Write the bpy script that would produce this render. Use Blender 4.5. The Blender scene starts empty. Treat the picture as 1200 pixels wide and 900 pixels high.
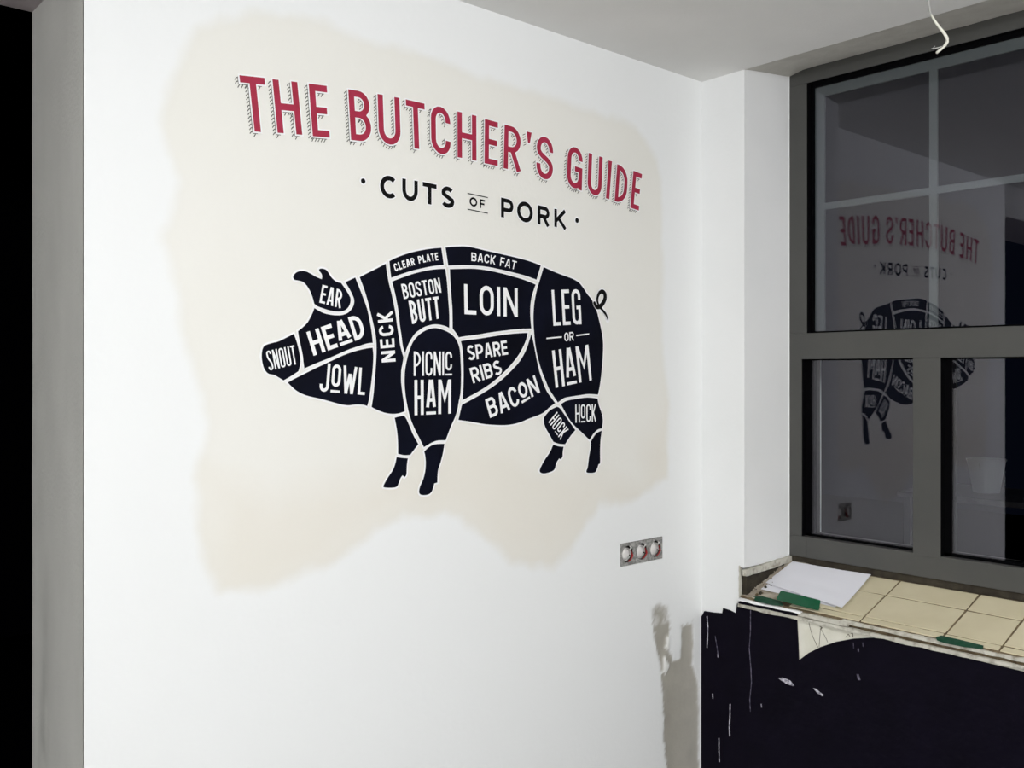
import bpy, bmesh, math, random
from mathutils import Vector, noise
from mathutils.geometry import tessellate_polygon
random.seed(7)
S = bpy.context.scene
COL = S.collection

# ------------------------------------------------------------------ camera, world, light, exposure
F, CYP, YAW = 1094.25, 435.73, math.radians(48.443)     # focal length in pixels, horizon row, heading
EX, EY, EZ = -2.50738, -1.88694, 1.6
cam_d = bpy.data.cameras.new('camera'); cam = bpy.data.objects.new('camera', cam_d); COL.objects.link(cam)
cam_d.sensor_width = 36; cam_d.lens = 36 * F / 1200; cam_d.shift_y = (CYP - 450) / 1200
cam_d.clip_start = 0.05
cam.location = (EX, EY, EZ); cam.rotation_euler = (math.radians(90), 0, YAW - math.radians(90))
S.camera = cam
w = bpy.data.worlds.new('night'); S.world = w; w.use_nodes = True
w.node_tree.nodes['Background'].inputs[0].default_value = (0.012, 0.016, 0.035, 1)
w.node_tree.nodes['Background'].inputs[1].default_value = 0.12
def lamp(name, loc, power, radius, col):
    d = bpy.data.lights.new(name, 'POINT'); d.energy = power; d.shadow_soft_size = radius; d.color = col
    o = bpy.data.objects.new(name, d); o.location = loc; COL.objects.link(o); return o
lamp('ceiling_bulb', (-1.5, -2.6, 2.28), 78, 0.09, (.985, .99, 1.0))
lamp('left_fill', (-4.3, -2.5, 2.2), 150, 0.12, (0.975, 0.985, 1.0))  # unseen second lamp, added to brighten the pillar and jamb
S.view_settings.view_transform = 'Standard'; S.view_settings.look = 'None'
S.view_settings.exposure = 0.17; S.view_settings.gamma = 1; S.view_settings.use_curve_mapping = False

# ------------------------------------------------------------------ helpers
FW = (math.cos(YAW), math.sin(YAW)); RT = (math.sin(YAW), -math.cos(YAW))
def ray(px, py):
    a = (px - 600) / F
    return FW[0] + RT[0] * a, FW[1] + RT[1] * a, (CYP - py) / F
def onA(px, py):                       # point of the mural wall (y = 0): returns x, z
    d = ray(px, py); s = -EY / d[1]; return EX + d[0] * s, EZ + d[2] * s
def onX(px, py, x0=0.0):               # point of a plane parallel to the window: returns y, z
    d = ray(px, py); s = (x0 - EX) / d[0]; return EY + d[1] * s, EZ + d[2] * s
SZ0, SK = 0.885, 0.3176                # the sill slopes: z = SZ0 + SK x
def onS(px, py, up=0.0):
    d = ray(px, py); s = (SZ0 + up + SK * EX - EZ) / (d[2] - SK * d[0])
    return EX + d[0] * s, EY + d[1] * s, EZ + d[2] * s

def mesh(name, V, Fc, mat=None, parent=None, smooth=False):
    me = bpy.data.meshes.new(name); me.from_pydata([tuple(v) for v in V], [], Fc); me.update()
    if mat: me.materials.append(mat)
    if smooth:
        for p in me.polygons: p.use_smooth = True
    o = bpy.data.objects.new(name, me); COL.objects.link(o)
    if parent: o.parent = parent
    return o
def tag(o, label=None, cat=None, group=None, kind=None):
    if label: o['label'] = label
    if cat: o['category'] = cat
    if group: o['group'] = group
    if kind: o['kind'] = kind
    return o
def empty(name, label, cat, loc=(0, 0, 0), group=None):
    o = bpy.data.objects.new(name, None); COL.objects.link(o); o.location = loc; o.empty_display_size = .05
    return tag(o, label, cat, group)
class MB:
    def __init__(s): s.v = []; s.f = []
    def add(s, v, f):
        n = len(s.v); s.v += [tuple(p) for p in v]; s.f += [tuple(i + n for i in q) for q in f]; return s
    def box(s, a, b):
        x0, x1 = sorted((a[0], b[0])); y0, y1 = sorted((a[1], b[1])); z0, z1 = sorted((a[2], b[2]))
        v = [(x0,y0,z0),(x1,y0,z0),(x1,y1,z0),(x0,y1,z0),(x0,y0,z1),(x1,y0,z1),(x1,y1,z1),(x0,y1,z1)]
        return s.add(v, [(0,3,2,1),(4,5,6,7),(0,1,5,4),(1,2,6,5),(2,3,7,6),(3,0,4,7)])
    def prism(s, pts, off):             # polygon pts (3-D list) extruded by vector off
        n = len(pts); tri = tessellate_polygon([[Vector(p) for p in pts]])
        a = [Vector(p) for p in pts]; b = [p + Vector(off) for p in a]
        f = [tuple(t) for t in tri] + [tuple(n + i for i in reversed(t)) for t in tri]
        f += [(i, (i + 1) % n, n + (i + 1) % n, n + i) for i in range(n)]
        return s.add(a + b, f)
    def tube(s, pts, r, seg=10):
        pts = [Vector(p) for p in pts]; rs = r if isinstance(r, list) else [r] * len(pts)
        V = []; Fc = []; up = Vector((0.13, .37, .92)).normalized()
        for i, p in enumerate(pts):
            t = (pts[min(i+1, len(pts)-1)] - pts[max(i-1, 0)]).normalized()
            a = t.cross(up).normalized(); b = t.cross(a)
            for k in range(seg):
                q = 2 * math.pi * k / seg
                V.append(p + (a * math.cos(q) + b * math.sin(q)) * rs[i])
        for i in range(len(pts) - 1):
            for k in range(seg):
                k2 = (k + 1) % seg
                Fc.append((i*seg+k, i*seg+k2, (i+1)*seg+k2, (i+1)*seg+k))
        Fc.append(tuple(reversed(range(seg)))); Fc.append(tuple((len(pts)-1)*seg + k for k in range(seg)))
        return s.add(V, Fc)
    def build(s, name, mat, parent=None, bevel=0, smooth=False):
        o = mesh(name, s.v, s.f, mat, parent, smooth)
        bm = bmesh.new(); bm.from_mesh(o.data); bmesh.ops.recalc_face_normals(bm, faces=bm.faces)
        if bevel: bmesh.ops.bevel(bm, geom=[e for e in bm.edges if e.is_manifold and e.calc_face_angle(0) > .5], offset=bevel, segments=2, affect='EDGES', profile=.6)
        bm.to_mesh(o.data); bm.free(); return o

def M(name, col, rough=.6, col2=None, scale=8, bump=0, bscale=60, spec=.5, metal=0, detail=4, lo=.35, hi=.7):
    m = bpy.data.materials.new(name); m.use_nodes = True; nt = m.node_tree; b = nt.nodes['Principled BSDF']
    b.inputs['Base Color'].default_value = (*col, 1); b.inputs['Roughness'].default_value = rough
    b.inputs['Specular IOR Level'].default_value = spec; b.inputs['Metallic'].default_value = metal
    tc = nt.nodes.new('ShaderNodeTexCoord')
    if col2:
        n = nt.nodes.new('ShaderNodeTexNoise'); n.inputs['Scale'].default_value = scale; n.inputs['Detail'].default_value = detail
        nt.links.new(tc.outputs['Object'], n.inputs['Vector'])
        r = nt.nodes.new('ShaderNodeMapRange'); r.inputs[1].default_value = lo; r.inputs[2].default_value = hi
        nt.links.new(n.outputs['Fac'], r.inputs[0])
        mx = nt.nodes.new('ShaderNodeMix'); mx.data_type = 'RGBA'
        mx.inputs[6].default_value = (*col, 1); mx.inputs[7].default_value = (*col2, 1)
        nt.links.new(r.outputs[0], mx.inputs[0]); nt.links.new(mx.outputs[2], b.inputs['Base Color'])
    if bump:
        n2 = nt.nodes.new('ShaderNodeTexNoise'); n2.inputs['Scale'].default_value = bscale; n2.inputs['Detail'].default_value = 5
        nt.links.new(tc.outputs['Object'], n2.inputs['Vector'])
        bp = nt.nodes.new('ShaderNodeBump'); bp.inputs['Strength'].default_value = bump; bp.inputs['Distance'].default_value = .004
        nt.links.new(n2.outputs['Fac'], bp.inputs['Height']); nt.links.new(bp.outputs[0], b.inputs['Normal'])
    return m
m_white = M('white_paint', (.86,.865,.86), .75, (.82,.83,.825), 2.5, .12, 90, spec=.25)
m_ceil = M('ceiling_paint', (.87,.865,.845), .85, (.82,.815,.795), 3, .15, 120, spec=.2)
m_soffit = M('bare_soffit', (.60,.585,.53), .9, (.68,.665,.61), 14, .4, 90, spec=.2)
m_jamb = M('bare_plaster', (.45,.445,.415), .95, (.38,.375,.345), 6, .5, 110, spec=.15, lo=.45, hi=.8)
m_lintel = M('pinkish_plaster', (.52,.46,.47), .95, (.45,.40,.41), 8, .4, 80, spec=.15)
m_cream = M('cream_plaster', (.74,.72,.63), .85, (.66,.64,.54), 18, .25, 100, spec=.2)
m_concrete = M('concrete_floor', (.22,.215,.21), .85, (.18,.175,.17), 5, .3, 40)
m_navy = M('navy_paint', (.0022,.0014,.0052), .6, (.0036,.0024,.0080), 9, .25, 45, spec=.08)
m_frame = M('grey_window_coating', (.062,.062,.058), .42, (.072,.071,.066), 4, .05, 300, spec=.45)
m_gasket = M('black_rubber', (.0015,.0015,.002), .8, spec=.04)
m_grid = M('pale_grey_bar', (.095,.105,.108), .5, spec=.3)
m_dark = M('painted_darkness', (.0020,.0020,.0035), .95, spec=0)  # near-black colour stands in for the darkness of unlit places
m_brown = M('dark_brown', (.042,.034,.021), .9, (.020,.015,.009), 40, .6, 120)  # dark brown of the strip under the frame, cavity block and crumbs
m_tile = M('cream_tile', (.57,.51,.345), .38, (.63,.57,.40), 9, .06, 60, spec=.5)
m_grout = M('dirty_mortar', (.20,.155,.095), .95, (.09,.065,.04), 45, .9, 90, spec=.1)
m_mortar = M('rough_mortar', (.50,.45,.37), .95, (.28,.23,.18), 38, 1.0, 70, spec=.1)
m_edge = M('chipped_plaster_edge', (.56,.54,.47), .9, (.26,.23,.18), 50, .8, 90, spec=.15, lo=.5, hi=.75)
m_paper = M('white_paper', (.78,.78,.83), .8, spec=.2)
m_green = M('green_tape', (.002,.085,.032), .45, (.003,.105,.042), 30, spec=.25)
m_dkgreen = M('dirty_green_tape', (.008,.060,.030), .6, (.030,.075,.050), 60, spec=.2)
m_box = M('grey_mounting_plate', (.20,.20,.19), .6, (.40,.39,.37), 90, .5, 160, lo=.4, hi=.62)
m_cup = M('white_plastic', (.72,.70,.68), .4)
m_redw = M('red_wire', (.45,.02,.02), .4)
m_dkw = M('dark_wire', (.02,.015,.012), .5)
m_cable = M('white_cable', (.72,.71,.62), .45)
m_gcable = M('grey_cable', (.40,.40,.38), .5)
m_copper = M('bare_copper', (.75,.55,.25), .35, metal=.8)
m_seal = M('white_sealant', (.85,.85,.84), .5)
# mural inks
m_ink = M('navy_ink', (.0036,.0046,.0125), .6, (.0020,.0023,.0055), 7, spec=.07)
m_black = M('black_ink', (.0040,.0040,.0042), .6, spec=.10)
m_red = M('crimson_ink', (.40,.026,.070), .5, (.33,.018,.042), 26, spec=.25)
m_vinyl = M('white_ink', (.90,.90,.90), .55, spec=.25)
m_hatch = M('grey_ink', (.10,.10,.09), .6, spec=.2)

def glass():
    m = bpy.data.materials.new('window_glass'); m.use_nodes = True; nt = m.node_tree
    nt.nodes.remove(nt.nodes['Principled BSDF']); out = nt.nodes['Material Output']
    g = nt.nodes.new('ShaderNodeNewGeometry'); mr = nt.nodes.new('ShaderNodeMapRange')
    mr.inputs[3].default_value = 1.62; mr.inputs[4].default_value = 1 / 1.62
    nt.links.new(g.outputs['Backfacing'], mr.inputs[0])
    fr = nt.nodes.new('ShaderNodeFresnel'); nt.links.new(mr.outputs[0], fr.inputs['IOR'])
    tr = nt.nodes.new('ShaderNodeBsdfTransparent'); tr.inputs[0].default_value = (.93,.95,.95,1)
    gl = nt.nodes.new('ShaderNodeBsdfGlossy'); gl.inputs['Roughness'].default_value = .0; gl.inputs[0].default_value = (.93,.90,.99,1)
    mx = nt.nodes.new('ShaderNodeMixShader')
    nt.links.new(fr.outputs[0], mx.inputs[0]); nt.links.new(tr.outputs[0], mx.inputs[1]); nt.links.new(gl.outputs[0], mx.inputs[2])
    nt.links.new(mx.outputs[0], out.inputs['Surface']); return m
m_glass = glass()

# ------------------------------------------------------------------ the setting
CEIL, JX, OPX, LINT, TH, WY, FX, GX = 2.555, -1.933, -3.6, 2.392, 0.35, -0.16575, 0.2551, 0.285
XL, YB = -6.8, -6.5
def inpoly(x, y, P):
    c = False; j = len(P) - 1
    for i in range(len(P)):
        if (P[i][1] > y) != (P[j][1] > y) and x < (P[j][0]-P[i][0]) * (y-P[i][1]) / (P[j][1]-P[i][1]) + P[i][0]: c = not c
        j = i
    return c
def pdist(x, y, P):
    b = 9e9; n = len(P)
    for i in range(n):
        ax, ay = P[i]; bx, by = P[(i+1) % n]; dx, dy = bx-ax, by-ay
        t = max(0, min(1, ((x-ax)*dx + (y-ay)*dy) / (dx*dx+dy*dy)))
        d = (x-ax-t*dx)**2 + (y-ay-t*dy)**2
        if d < b: b = d
    b = math.sqrt(b); return -b if inpoly(x, y, P) else b
PATCH = [onA(*p) for p in ((212,88),(236,38),(292,14),(380,28),(470,62),(560,88),(640,112),(700,132),(745,152),(768,190),(776,250),(775,400),(785,470),(782,560),(740,586),(702,592),(672,640),(648,664),(600,655),(560,622),(522,598),(470,603),(430,634),(380,662),(320,684),(262,688),(240,642),(228,560),(238,500),(226,430),(204,340),(184,282),(204,210),(194,150))]
WARM = [onA(*p) for p in ((240,545),(330,575),(440,560),(560,520),(700,560),(760,585),(760,520),(785,470),(782,560),(740,586),(702,592),(672,640),(648,664),(600,655),(560,622),(522,598),(470,603),(430,634),(380,662),(320,684),(262,688))]
RAW = [onA(*p) for p in ((764,712),(772,708),(782,711),(785,735),(783,760),(788,774),(797,772),(799,733),(811,727),(812,745),(811,780),(818,800),(819,905),(782,905),(778,860),(777,812),(774,780),(769,758),(764,735))]
RELIEF = [onA(*p) for p in ((781,745),(785,748),(784,762),(779,760),(780,775),(785,778),(780,791),(776,788))]
SOCK = (-.399, -.202, 1.012, 1.082)
def axis(a, b, step, extra=()):
    n = max(1, round((b - a) / step)); L = [a + (b-a) * i / n for i in range(n + 1)]
    for e in extra:
        k = min(range(len(L)), key=lambda i: abs(L[i] - e)); L[k] = e
    return L
def wall_left():
    xs = axis(JX, 0, .0078, SOCK[:2]); zs = axis(0, CEIL + .03, .0085, SOCK[2:])
    V = []; C = []; nx = len(xs)
    for z in zs:
        for x in xs:
            n1 = noise.fractal(Vector((x*3.1, z*3.1, 2.7)), 1, 2, 4); n2 = noise.fractal(Vector((x*14, z*14, 9.1)), 1, 2, 4)
            n3 = noise.fractal(Vector((x*60, z*60, 4.4)), .8, 2, 3)
            d = 9; dr = 9
            if -1.9 < x < -.15 and z > .9: d = pdist(x, z, PATCH) + .022 * n1 + .010 * n2
            if x > -.32 and z < 1.0: dr = pdist(x, z, RAW) + .006 * n2 + .005 * n3 + (.010 * max(0, n3 + .1) if z > .78 else 0)
            base = [.850, .860, .855]
            a = max(0, min(1, .5 - d / .028))
            tone = .5 + .5 * max(-1, min(1, n1 * 1.2))
            warm = max(0, min(1, .5 - (pdist(x, z, WARM) + .05 * n1) / .12)) if a > 0 else 0
            cream = [.812 + .012*tone - .025*warm, .800 + .012*tone - .042*warm, .745 + .02*tone - .060*warm]
            edge = max(0, 1 - abs(d + .004) / .020) * .014 if a > 0 else 0
            c = [base[i]*(1-a) + (cream[i] - edge)*a for i in range(3)]
            r = max(0, min(1, .5 - dr / .009))
            if z > .80 and r > 0: r *= max(.25, min(1, .72 + .55 * n3 + (.25 if x > -.11 else 0)))
            y = 0
            if r > 0:
                k = .5 + .45 * n2
                gl_ = max(0, min(1, (x + .17) / .17)) * .10; raw = [.43 - .09*k + gl_, .41 - .09*k + gl_, .355 - .08*k + gl_]
                c = [c[i]*(1-r) + raw[i]*r for i in range(3)]; y = .0022 * r + .0012 * n2 * r
            if x > -.32 and z < 1.0 and pdist(x, z, RELIEF) < .001 + .002*n3: c = [.82,.82,.79]; y = -.003
            V.append((x, y, z)); C.append((*c, 1))
    Fc = []
    for j in range(len(zs) - 1):
        for i in range(nx - 1):
            if xs[i] > SOCK[0]-1e-5 and xs[i+1] < SOCK[1]+1e-5 and zs[j] > SOCK[2]-1e-5 and zs[j+1] < SOCK[3]+1e-5: continue
            Fc.append((j*nx+i, j*nx+i+1, (j+1)*nx+i+1, (j+1)*nx+i))
    nm = len(V)
    b = MB()                                             # the body behind the skin
    b.box((SOCK[1], .0, 0), (0.0, TH, CEIL+.03)); b.v = [(x, y if y > .001 else .006, z) for x, y, z in b.v]
    b2 = MB(); b2.box((JX, .006, 0), (SOCK[0], TH, CEIL+.03)); b.add(b2.v, b2.f)
    b3 = MB(); b3.box((SOCK[0], .006, 0), (SOCK[1], TH, SOCK[2])); b3.box((SOCK[0], .006, SOCK[3]), (SOCK[1], TH, CEIL+.03)); b3.box((SOCK[0], .05, SOCK[2]), (SOCK[1], TH, SOCK[3]))
    b3.box((OPX, 0, LINT), (JX, TH, CEIL+.03)); b3.box((XL, 0, 0), (OPX, TH, CEIL+.03)); b.add(b3.v, b3.f)
    # rim of the socket hole
    x0, x1, z0, z1 = SOCK
    b.add([(x0,0,z0),(x1,0,z0),(x1,0,z1),(x0,0,z1),(x0,.05,z0),(x1,.05,z0),(x1,.05,z1),(x0,.05,z1)], [(0,1,5,4),(1,2,6,5),(2,3,7,6),(3,0,4,7)])
    V += b.v; Fc += [tuple(i + nm for i in q) for q in b.f]; C += [(.80,.80,.79,1)] * len(b.v)
    # jamb of the opening
    n0 = len(V); J = MB()
    zz = axis(0, LINT, .015); ys = axis(0, TH, .0175)
    for z in zz:
        for y in ys: J.v.append((JX - .0015, y + (.002*noise.noise(Vector((z*18, 3, 1))) + .004*noise.noise(Vector((z*4, 7, 1))) if y > TH-.001 else 0), z))
    k = len(ys)
    J.f = [(j*k+i, j*k+i+1, (j+1)*k+i+1, (j+1)*k+i) for j in range(len(zz)-1) for i in range(k-1)]
    me_m = [m_wallA, m_jamb, m_lintel]
    V += J.v; Fj = None
    for x, y, z in J.v:
        n1 = noise.fractal(Vector((y*6, z*3, 5.5)), 1, 2, 4); n2 = noise.fractal(Vector((y*22, z*6, 1.5)), 1, 2, 4)
        st_ = max(0, min(1, (1.25 - z) / .35)) * max(0, 1 - abs(y - .27 + .05*n1 - .04*math.sin(z*4)) / .07) * max(0, .55 + n2)
        k_ = .57 * (1 + .07*n1 + .03*n2) * (1 - .38*min(1, st_)); C.append((k_, k_*.99, k_*.925, 1))
    Fj = [tuple(i + n0 for i in q) for q in J.f]
    n1_ = len(V); V += [(OPX,0,LINT-.001),(JX,0,LINT-.001),(JX,TH,LINT-.001),(OPX,TH,LINT-.001)]; C += [(.4,.4,.4,1)]*4
    Fl = [(n1_, n1_+1, n1_+2, n1_+3)]
    o = mesh('wall_left', V, Fc + Fj + Fl, None); tag(o, kind='structure')
    for m in me_m: o.data.materials.append(m)
    for i, p in enumerate(o.data.polygons):
        p.use_smooth = i < nm and len(p.vertices) == 4 and i < (len(xs)-1)*(len(zs)-1) - 10 and max(V[v][1] for v in p.vertices) < .006
        if i >= len(Fc): p.material_index = 1 if i < len(Fc) + len(Fj) else 2
    ca = o.data.color_attributes.new('paint', 'FLOAT_COLOR', 'POINT')
    ca.data.foreach_set('color', [q for c in C for q in c])
    return o
m_wallA = M('painted_wall', (.8,.8,.8), .7, None, bump=.16, bscale=70, spec=.28)
for _m in (m_wallA, m_jamb):
    _a = _m.node_tree.nodes.new('ShaderNodeAttribute'); _a.attribute_name = 'paint'
    _m.node_tree.links.new(_a.outputs['Color'], _m.node_tree.nodes['Principled BSDF'].inputs['Base Color'])
wall_left()

# window wall: pillar, reveal, wall under the sill, far part
WEND = -2.25
def wall_right():
    b = MB()
    # pillar with chipped lower corner
    b.box((0, WY, .98), (.46, .0, CEIL+.06)); b.box((0, -.145, 0), (.46, 0, .98))
    b.box((0.0, WEND, 0), (.46, -.145, .855))                 # breast wall
    b.box((.30, WEND, .855), (.46, -.145, .985))
    b.box((0, YB, 0), (.46, WEND, CEIL+.06)); b.box((0.26, WEND, 2.60), (.46, WY, CEIL+.25))
    o = b.build('wall_right', m_white); tag(o, kind='structure')
    o.data.materials.append(m_cream)
    for p in o.data.polygons:
        if p.center.z < .86 and p.center.y < -.146 and p.center.y > WEND: p.material_index = 1
wall_right()
c = MB(); c.box((XL, YB, CEIL), (0, TH, CEIL + .25)); tag(c.build('ceiling', m_ceil), kind='structure')
# soffit over the window, rising towards the frame
sv = []; ny = 40
for i in range(ny + 1):
    y = WY + (WEND - WY) * i / ny
    for x, z in ((0, CEIL), (.05, CEIL + .011), (.255, 2.597), (.262, 2.60)):
        if i == 0: z -= .012 * (x / .26)
        sv.append((x, y, z + .0015 * noise.noise(Vector((x*9, y*14, 0)))))
b = MB(); b.add(sv, [(4*i+k, 4*i+k+1, 4*i+k+5, 4*i+k+4) for i in range(ny) for k in range(3)])
tag(mesh('trim_1', b.v, b.f, m_soffit, smooth=True), kind='structure')
f = MB(); f.box((XL, YB, -.1), (.46, TH, 0)); tag(f.build('floor', m_concrete), kind='structure')
b = MB(); b.box((XL, YB - .1, 0), (0.46, YB, CEIL)); tag(b.build('wall_front', m_white), kind='structure')
b = MB(); b.box((XL - .1, YB, 0), (XL, TH, CEIL)); tag(b.build('wall_far', m_white), kind='structure')
# room past the opening, its darkness put into near-black surfaces
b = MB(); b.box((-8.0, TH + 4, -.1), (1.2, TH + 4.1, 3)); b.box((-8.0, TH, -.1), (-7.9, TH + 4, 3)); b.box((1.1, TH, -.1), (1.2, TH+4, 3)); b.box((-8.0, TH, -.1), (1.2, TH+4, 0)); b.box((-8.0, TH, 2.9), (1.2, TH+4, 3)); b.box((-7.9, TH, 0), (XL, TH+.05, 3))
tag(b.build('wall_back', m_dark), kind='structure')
# the terrace outside
b = MB(); b.box((.46, -9, -.15), (9, 6, -.05)); tag(b.build('floor_outside', m_dark), kind='structure')

# ------------------------------------------------------------------ window
win = empty('window_1', None, None, (FX, WY, .985)); tag(win, kind='structure')
def P(name, mat, boxes, parent=win, bevel=0):
    b = MB()
    for a, c_ in boxes: b.box(a, c_)
    o = b.build(name, mat, parent, bevel); o.matrix_parent_inverse = parent.matrix_world.inverted() if parent else o.matrix_parent_inverse
    return o
bpy.context.view_layer.update()
FB = .372                                   # back of the frame
# outer frame, mid rail, mullions
YR = WEND
P('window_frame', m_frame, [((FX, YR, .988), (FB, -.2308, 1.057)), ((FX, YR, 2.55), (FB, WY, 2.601)), ((FX, -.2308, 1.727), (FB, WY, 2.55)), ((FX, -.2125, 1.057), (FB, WY, 1.727)), ((FX, -.2308, .988), (FB, WY, 1.057))], bevel=.0015)
P('middle_rail', m_frame, [((FX - .002, YR, 1.6416), (FB, -.2125, 1.727))], bevel=.0015)
P('mullion', m_frame, [((FX - .001, -.668, 1.05), (FB, -.587, 1.6416))], bevel=.0015)
P('mullion', m_frame, [((FX - .001, -1.50, 1.05), (FB, -1.42, 1.6416))], bevel=.0015)
P('mullion', m_frame, [((FX, -1.50, 1.727), (FB, -1.42, 2.55))], bevel=.0015)
def opening(y1, y0, z0, z1, gl=.012, gb=.008, gt=.010):
    g = MB(); x0, x1 = GX - .004, GX + .03
    # black lining of the rebate, then gasket, then pane
    for a, c_ in (((FX+.004, y1-.0006, z0), (x1, y1, z1)), ((FX+.004, y0, z0), (x1, y0+.0006, z1)), ((FX+.004, y0, z1-.0006), (x1, y1, z1)),
                  ((x0, y1-gl, z0), (x1, y1, z1)), ((x0, y0, z0), (x1, y0+gb, z1)), ((x0, y0, z0), (x1, y1, z0+gb)), ((x0, y0, z1-gt), (x1, y1, z1))): g.box(a, c_)
    go = g.build('gasket', m_gasket, win); go.matrix_parent_inverse = win.matrix_world.inverted()
    P('pane', m_glass, [((GX, y0+.002, z0+.002), (GX + .005, y1-.002, z1-.002))])
opening(-.2308, -1.42, 1.727, 2.55, .008, .006, .012)
opening(-1.50, YR, 1.727, 2.55)
opening(-.2125, -.587, 1.057, 1.6416, .020, .007, .004)
opening(-.668, -1.42, 1.057, 1.6416, .022, .009, .004)
opening(-1.50, YR, 1.057, 1.6416)
# pale glazing grid behind the upper pane
gx0, gx1 = GX + .010, GX + .016
P('glazing_bar', m_grid, [((gx0, -.273, 1.735), (gx1, -.239, 2.538))]); P('glazing_bar', m_grid, [((gx0, -1.41, 2.505), (gx1, -.273, 2.538))])
P('glazing_bar', m_grid, [((gx0, -1.41, 2.133), (gx1, -.273, 2.154))]); P('glazing_bar', m_grid, [((gx0-.0005, -.642, 1.735), (gx1+.0005, -.618, 2.505))])
P('glazing_bar', m_grid, [((gx0-.001, -1.03, 1.735), (gx1+.001, -1.00, 2.498))])
P('sealant_bead', m_seal, [((FX - .003, WY - .0028, .99), (FX + .002, WY + .002, 2.60))])
P('brown_strip', m_brown, [((FX + .006, YR, .955), (FX + .05, WY, .989))])  # dark brown strip between the frame and the tiles

# ------------------------------------------------------------------ navy paint on the breast wall
nb = empty('navy_wall_covering', 'dark navy paint layer with torn jagged top edge covering the wall under the window', 'wall covering', (0, -.2, 0))
pts = [(820.6,1500),(820.6,860),(821,800),(820,770),(821.5,745),(820.5,722),(824,720),(826,716),(836,717.5),(847,718.5),(848,712.5),(856,715),(863,718.6),(864.3,707),(873,712),(864.5,705),(880,706.5),(900,709.5),(918,713.5),(934,717.5),(935.5,745),(936.8,773.6),(948,765),(962,758),(980,752),(1000,748.3),(1020,747.2),(1040,746.5),(1060,752),(1120,768),(1200,787)]
poly = [onX(*p) for p in pts]
poly = [(min(y, -.0003), max(z, .0)) for y, z in poly] + [(WEND, .852), (YB + .01, .85), (YB + .01, 0)]
poly[0] = (-.0003, 0)
b = MB(); b.prism([(-.0035, y, z) for y, z in poly], (.0033, 0, 0))
o = b.build('paint_layer', m_navy, nb); o.matrix_parent_inverse.identity(); o.location = -nb.location
def sliver(pl, name='scratch', mat=m_vinyl):
    b = MB(); q = [onX(*p, -.004) for p in pl]
    b.prism([(-.0042, y, z) for y, z in q], (.0006, 0, 0)); o = b.build(name, mat, nb); o.location = -nb.location
m_scr = M('exposed_white', (.62,.60,.66), .8, (.16,.15,.19), 130, lo=.42, hi=.6)
m_scr2 = M('faint_white', (.16,.145,.20), .8, (.04,.035,.06), 90, lo=.4, hi=.6)
sliver([(912,794.5),(917,794),(926,797.5),(931,803.5),(929,804),(921,801),(915,797)], 'paint_chip', m_scr)
sliver([(953,806.5),(956,807),(965,814.5),(964,816),(958,812.5)], 'paint_chip', m_scr)
def crack(pl, wd, mat):
    L = [(x - wd/2, y) for x, y in pl] + [(x + wd/2, y) for x, y in reversed(pl)]; sliver(L, 'scratch', mat)
crack([(828.5,722),(829.5,735),(829,748),(828.6,759)], 1.2, m_scr)
crack([(879.6,710),(879.4,740),(878,760),(880,785),(880.6,800),(878.6,820),(879.3,834)], .8, m_scr2)
crack([(855.6,825),(855.3,840),(854.6,852),(855.2,863)], 1.3, m_scr)
crack([(842.5,865),(842.6,880),(843,893)], 1.2, m_scr)
crack([(835,813),(835.3,819)], 1.2, m_scr); crack([(841,766),(841.6,770.5)], 1.4, m_scr); crack([(892,825),(892.5,829)], 1, m_scr)
crack([(838,745),(840,757),(841.5,768)], .7, m_scr2); crack([(1000,753),(1000.4,760)], .8, m_scr2); crack([(1005.6,760),(1006,764)], 1.6, m_scr2)
crack([(1011,753),(1011.4,758)], .7, m_scr2); crack([(1005,790),(1007,797)], 2.6, m_scr2)
# little cracks and a nail hole in the bare cream patch
def mark(pl, wd):
    L = [(x - wd/2, y) for x, y in pl] + [(x + wd/2, y) for x, y in reversed(pl)]
    q = [onX(*p, -.0006) for p in L]; b = MB(); b.prism([(-.0008, y, z) for y, z in q], (.0006, 0, 0))
    return b
m_crack = M('crack_dirt', (.16,.14,.10), .9)
for pl, wd in (([(946.5,722),(949,735),(952,745),(957,756),(959,759)], .6), ([(961.5,737),(960.4,750),(960,758)], .5), ([(962,737),(968,748),(970,753)], .4),
               ([(961,734),(963,735.5),(961.6,737.5)], 2.0), ([(991,747),(994,743),(996,746)], .8), ([(997,743),(999,741),(999.6,747)], .9), ([(972,731),(980,733)], .9)):
    o = mark(pl, wd).build('hairline_crack', m_crack, nb); o.location = -nb.location
# white paint fringe beside the navy, along the corner
b = MB(); L = []
for i in range(30):
    y = 718 + i * 14; L.append((820.8 + .5 * math.sin(i * 2.3), y))
q = [onX(x, y) for x, y in L]
for i in range(len(q) - 1): b.prism([(-.0045, min(q[i][0], -.001), q[i][1]), (-.0045, q[i][0]-.0035, q[i][1]), (-.0045, q[i+1][0]-.0035, q[i+1][1]), (-.0045, min(q[i+1][0], -.001), q[i+1][1])], (.0008, 0, 0))
o = b.build('paint_edge', m_seal, nb); o.location = -nb.location

# ------------------------------------------------------------------ window sill
sill = empty('window_sill', 'crumbling cream tiled window sill with broken mortar edge', 'window sill', (.12, -1.0, .87))
def sp(o, par=sill): o.location = -par.location; return o
def szp(x): return SZ0 + SK * x
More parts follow.
